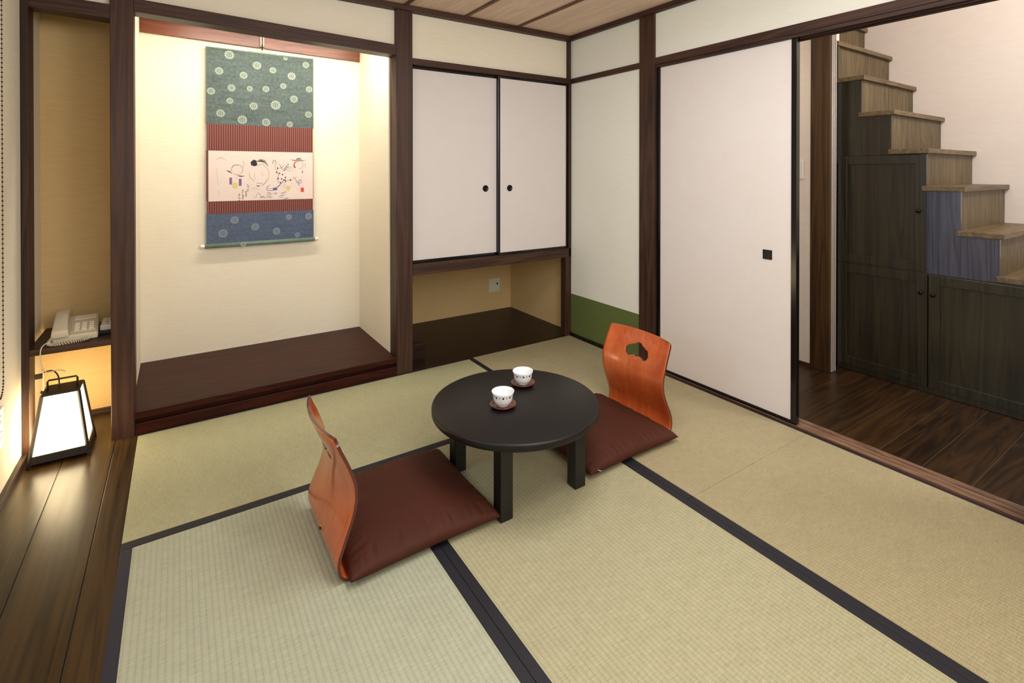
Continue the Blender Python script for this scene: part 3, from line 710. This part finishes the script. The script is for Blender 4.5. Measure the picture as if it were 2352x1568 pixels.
# ------------------------------------------------------------------ floor chairs (zaisu)
def make_chair():
    """local: +x is the front, back plate around x=0, width along y"""
    prof = [(.36,.004),(.22,.004),(.10,.004),(.04,.004),(.012,.007),(-.008,.020),(-.016,.045),(-.014,.075),(-.004,.105),(.010,.140),(.024,.175),(.034,.21),(.038,.245),(.034,.285),(.022,.325),(.006,.365),(-.010,.400),(-.022,.432)]
    # resample
    P_ = [Vector((a,0,c)) for a, c in prof]; NS = 90; NV = 40; hw = .208; TH = .0095
    C = [cat(P_, i/NS) for i in range(NS+1)]
    grid = []
    for i, p in enumerate(C):
        d = (C[min(i+1,NS)]-C[max(i-1,0)]).normalized(); nrm = Vector((-d.z,0,d.x))   # normal
        row = []
        up = max(0, min(1, (p.z-.03)/.25))
        # rounded top corners, waist
        w = hw
        if p.z > .3: w = hw - .006*((p.z-.3)/.13)
        top = (.432-p.z)
        if p.z > .3 and top < .022: w -= .022-math.sqrt(max(0,.022**2-(.022-max(top,0))**2))
        if p.x > .30 and p.z < .02: w -= .03*((p.x-.30)/.06)**2
        if .10 < p.z < .30: w -= .006*math.sin(PI*(p.z-.10)/.2)
        for j in range(NV+1):
            v = -1+2*j/NV; sag = -.028*up*(1-v*v)
            row.append((Vector((p.x+sag, v*w, p.z)), nrm))
        grid.append(row)
    vs = []; fs = []; n = NV+1
    for row in grid:
        for q, nr in row: vs.append(q+nr*TH/2)
    off = len(vs)
    for row in grid:
        for q, nr in row: vs.append(q-nr*TH/2)
    b = MB(); b.add(vs, [], 0)
    F = []
    for i in range(NS):
        for j in range(NV):
            a = i*n+j; F.append((a,a+1,a+n+1,a+n)); F.append((off+a,off+a+n,off+a+n+1,off+a+1))
    b2 = MB(); b2.add(vs, F, 0, True)
    E_ = []
    for i in range(NS):
        a = i*n; E_.append((a,a+n,off+a+n,off+a)); a = i*n+NV; E_.append((a,off+a,off+a+n,a+n))
    for j in range(NV):
        E_.append((j,off+j,off+j+1,j+1)); a = NS*n+j; E_.append((a,a+1,off+a+1,off+a))
    b2.add(vs, E_, 1, False)
    t = thing('floor_chair', '', 'floor chair', (0,0,0), group='bentwood floor chairs at the round table')
    o = b2.build('plywood_shell', [M['ply'], M['ply_edge']], t)
    # cutter: cloud shaped finger hole
    lobes = [(-.048,.330,.0265),(.048,.330,.0265),(0,.343,.033),(-.027,.338,.026),(.027,.338,.026)]
    cy = 0.0; hole = []
    NH = 72
    for k in range(NH):
        a = 2*PI*k/NH; best = 0
        
        for (ly, lz, lr) in lobes:
            # distance along ray to circle edge
            dx, dz = math.cos(a), math.sin(a); ox, oz = -ly, .335-lz
            B = ox*dx+oz*dz; Cc = ox*ox+oz*oz-lr*lr; D = B*B-Cc
            if D >= 0: best = max(best, -B+math.sqrt(D))
        hole.append((math.cos(a)*best, .335+math.sin(a)*best))
    vs = [(-.12,y,z) for y, z in hole]+[(.12,y,z) for y, z in hole]
    me = bpy.data.meshes.new('cut'); me.from_pydata(vs, [], [tuple(range(NH))[::-1], tuple(range(NH,2*NH))]+[(k,(k+1)%NH,NH+(k+1)%NH,NH+k) for k in range(NH)])
    me.materials.append(M['ply_edge'])
    bm = bmesh.new(); bm.from_mesh(me); bmesh.ops.recalc_face_normals(bm, faces=bm.faces); bm.to_mesh(me); bm.free()
    cu = bpy.data.objects.new('cut', me); COL.objects.link(cu)
    md = o.modifiers.new('hole', 'BOOLEAN'); md.operation = 'DIFFERENCE'; md.solver = 'EXACT'; md.object = cu
    bpy.context.view_layer.update()
    dg = bpy.context.evaluated_depsgraph_get(); nm = bpy.data.meshes.new_from_object(o.evaluated_get(dg))
    o.modifiers.clear(); o.data = nm; nm.name = 'plywood_shell'
    bpy.data.objects.remove(cu)
    b = MB(); z = .066
    b.lathe([(0,-.004),(.0045,-.004),(.0045,-.001),(.0095,-.001),(.0105,.002),(0,.002)][::-1], (-.0245,-.012,z), 24, axis='x')
    o2 = b.build('badge_ring', M['badge'], t)
    MB().lathe([(0,-.0052),(.005,-.0052),(.005,.0),(0,.0)], (-.0245,-.012,z), 16, axis='x').build('badge_centre', M['knob'], o2)
    return t
M['badge'] = plain('brass_badge', lin('A08A5A'), .35, .6)
ch = make_chair()
ch.location = (-2.066, -1.229, 0); ch['label'] = 'left reddish plywood floor chair seen from behind with its back to the board floor'
dup(ch, (-.556, -1.198, 0), PI, 'right orange brown plywood floor chair facing the camera, before the sliding door')

# ------------------------------------------------------------------ cushions
def cushion(loc, sx, sy, rz, label, seed, thick=.078, lift=None):
    t = thing('floor_cushion', label, 'cushion', loc, rz, 'brown zabuton cushions on the floor chairs')
    N = 96; vs = []; fs = []
    def pt(i, j, top):
        u = -1+2*i/N; v = -1+2*j/N
        cu, cv = abs(u), abs(v)
        e = (1-cu**3.6)*(1-cv**3.6); e = max(e, 0)
        h = e**.40*(.86+.14*(1-max(cu,cv)**2))
        # slightly concave sides, drawn-out corners
        px = u*sx*(1-.030*(1-v*v)); py = v*sy*(1-.030*(1-u*u))
        # gathers near the edges
        ed = max(cu, cv); s = (v if cu > cv else u)
        pk = math.sin(s*34+seed+3*math.sin(s*9+seed))*.5+math.sin(s*61+seed*2)*.3
        g = .0056*pk*max(0,(ed-.72)/.28)*(1-((ed-.72)/.28))*3.2
        nz = noise.noise(Vector((u*2.2, v*2.2, seed)))*.006*h
        z = thick*(.20+.80*h) if top else thick*.20*(1-h**.6)
        if top: z += (g+nz)
        zz = max(z, .001 if not top else z)
        return (px, py, zz)
    n = N+1
    for top in (True, False):
        for i in range(n):
            for j in range(n): vs.append(pt(i,j,top))
    o = n*n
    for i in range(N):
        for j in range(N):
            a = i*n+j; fs.append((a,a+n,a+n+1,a+1)); fs.append((o+a,o+a+1,o+a+n+1,o+a+n))
    for k in range(N):
        fs += [(k,k+1,o+k+1,o+k), (N*n+k, o+N*n+k, o+N*n+k+1, N*n+k+1), (k*n, o+k*n, o+(k+1)*n, (k+1)*n), (k*n+N, (k+1)*n+N, o+(k+1)*n+N, o+k*n+N)]
    b = MB(); b.add(vs, fs, 0, True); c = b.build('cover', M['cushion'], t)
    return t, c
cl, _ = cushion((-1.796,-1.215,.0095), .262, .262, 0, 'left brown square floor cushion on the chair seen from behind', 1.3)
cr, cc = cushion((-.840,-1.205,.0095), .268, .268, math.radians(180), 'right brown square floor cushion partly under the table, white thread at its corner', 4.1)
b = MB(); b.tube([Vector(p) for p in [(.205,.262,.012),(.212,.268,.016),(.222,.266,.020),(.230,.258,.026)]], .0011, 6); b.build('loose_thread', M['white'], cc)

# ------------------------------------------------------------------ stair chest
sw = thing('light_switch', 'small white switch plate on the hall wall by the sliding door edge', 'switch', (.872,-1.262,1.26))
MB().box(-.008,0,-.035,.035,-.06,.06).build('plate', M['white'], sw, bevel=.002)
MB().box(-.011,-.007,-.014,.014,-.03,.03).build('rocker', M['white'], sw, bevel=.001)
XS, XW = 1.03, 1.838
so = (XS, -1.9, 0)
st = thing('stair_chest', 'dark wooden box staircase with cupboard doors in the hall', 'staircase', so)
ny = [-2.86,-2.70,-2.54,-2.38,-2.22,-2.062,-1.903,-1.737,-1.577,-1.430,-1.27,-1.11]
nz = [.02,.235,.47,.705,.925,1.165,1.378,1.612,1.842,2.082,2.325,2.56]
for k in range(1, 12):
    y0 = ny[k]; z1 = nz[k]; y1 = ny[k+1]+.012 if k < 11 else y0+.6
    xl = XS-.012 if k < 10 else 1.06
    if k == 9: y1 = -1.30
    MB().box(xl, XW, y0-.010, y1+.01, z1-.028, z1).build('tread', M['tread'], st, so, bevel=.002)
    MB().box(XS+.001 if k < 10 else 1.062, XW-.002, y0+.012, y0+.028, nz[k-1]-(.0 if k > 1 else .02), z1-.027).build('riser', M['riser'], st, so)
# side faces : upper carcass panel, lower panels
def stair_side(y_lo, y_hi, z0, steps):
    b = MB()
    for k in steps:
        y0 = max(ny[k]+.010, y_lo); y1 = min(ny[k+1]+.011 if k < 9 else y_hi, y_hi)
        b.box(XS, XS+.02, y0, y1, z0, nz[k]-.027)
    return b
stair_side(-1.905, -1.432, 1.376, [7,8,9]).build('side_panel', M['chest'], st, so)
b = MB(); b.box(XS, XS+.02, -1.905, -1.432, 1.345, 1.3775); b.build('side_rail', M['chest'], st, so, bevel=.001)
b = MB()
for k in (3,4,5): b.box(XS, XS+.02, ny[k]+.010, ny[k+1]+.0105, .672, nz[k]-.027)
b.build('side_panel', M['chest_side_sheen'], st, so)
b = MB().box(XS, XS+.02, -2.70, -2.38, .02, .44); b.build('side_panel', M['chest_side_sheen'], st, so)
b = MB().box(XS+.022, XW-.01, -2.36, -1.12, .02, .66); b.box(XS+.022, XW-.01, -1.88, -1.12, .66, 1.30); b.build('carcass', M['chest'], st, so)
b = MB().box(XS-.002, XS+.02, -2.86, -1.434, -.002, .028); b.build('plinth', M['chest'], st, so, bevel=.001)
def cdoor(y0, y1, z0, z1, ky, kz, mat, rw=.052):
    oo = (XS-.006, (y0+y1)/2, z0)
    f = MB(); f.box(XS-.006, XS+.018, y0, y0+rw, z0, z1); f.box(XS-.006, XS+.018, y1-rw, y1, z0, z1)
    f.box(XS-.0055, XS+.018, y0+rw, y1-rw, z0, z0+rw); f.box(XS-.0055, XS+.018, y0+rw, y1-rw, z1-rw, z1)
    d = f.build('door', mat, st, so, bevel=.0015)
    MB().box(XS+.004, XS+.012, y0+rw-.004, y1-rw+.004, z0+rw-.004, z1-rw+.004).build('door_panel', mat, d, so)
    MB().lathe([(0,-.026),(.009,-.025),(.0115,-.020),(.009,-.014),(.005,-.010),(.005,0),(0,0)], (XS-.006, ky, kz), 20, axis='x').build('knob', M['knob'], d, so)
cdoor(-1.900, -1.437, .678, 1.343, -1.868, 1.022, M['chest'])
cdoor(-1.907, -1.437, .030, .664, -1.880, .560, M['chest'])
cdoor(-2.520, -1.912, .030, .664, -1.936, .556, M['chest'])
b = MB().box(XS+.001, XS+.02, -2.52, -1.437, .66, .682); b.build('side_rail', M['chest'], st, so)

# ------------------------------------------------------------------ lights
warm = (1,.86,.68); neutral = (1,.95,.87); cool = (.72,.86,1)
light('AREA', 'room_ceiling_lamp', (-1.25,-1.75,2.10), 17, (.97,.98,1), shape='DISK', size=.8, target=(-1.25,-1.75,0))
light('POINT', 'upper_room_fill', (-1.4,-2.5,1.80), 33, (.98,.97,.96), shadow_soft_size=.25)  # unseen fill point, added to brighten the upper walls and ceiling
light('AREA', 'room_fill_lamp', (-1.5,-4.05,1.75), 32, (.97,.98,1), shape='RECTANGLE', size=2.6, size_y=.9, target=(-1.0,0,1.6))
light('AREA', 'window_daylight', (-3.03,-1.75,1.10), 15, (.50,.74,1), shape='RECTANGLE', size=1.5, size_y=1.2, target=(-1.0,-1.75,.75))
light('AREA', 'tokonoma_tube', (-1.90,.16,2.19), 15, (1,.95,.84), shape='RECTANGLE', size=1.1, size_y=.04, target=(-1.90,.42,1.4))
light('AREA', 'stair_lamp', (.8,-3.3,3.1), 42, (1,.95,.93), shape='DISK', size=.6, target=(1.4,-1.8,1.0))
light('AREA', 'hall_lamp', (.45,-.5,2.2), 5, (1,.86,.70), shape='DISK', size=.3, target=(.8,-1.3,1.2))
light('AREA', 'hall_daylight', (.6,-4.05,1.2), 7, (.60,.70,1), shape='RECTANGLE', size=.8, size_y=1.4, target=(.9,-2.0,.6))

w = bpy.data.worlds.new('world'); scn.world = w; w.use_nodes = True
w.node_tree.nodes['Background'].inputs[0].default_value = (.9,.92,1,1); w.node_tree.nodes['Background'].inputs[1].default_value = .3

# ------------------------------------------------------------------ camera
yaw, pitch, roll = .977842, -.00519175, .000185
f = Vector((math.cos(yaw)*math.cos(pitch), math.sin(yaw)*math.cos(pitch), math.sin(pitch)))
r = Vector((math.sin(yaw), -math.cos(yaw), 0)); u = r.cross(f)
r, u = r*math.cos(roll)+u*math.sin(roll), -r*math.sin(roll)+u*math.cos(roll)
cd = bpy.data.cameras.new('camera'); cam = bpy.data.objects.new('camera', cd); COL.objects.link(cam)
mt = Matrix((r, u, -f)).transposed().to_4x4(); mt.translation = Vector((-2.480665,-3.003286,1.243)); cam.matrix_world = mt
cd.sensor_width = 36; cd.lens = 1168.976/2352*36
cd.shift_x = (1176-1195.871)/2352; cd.shift_y = (401.0677-784)/2352
cd.clip_start = .02
scn.camera = cam
scn.view_settings.view_transform = 'Standard'; scn.view_settings.look = 'None'; scn.view_settings.exposure = 0
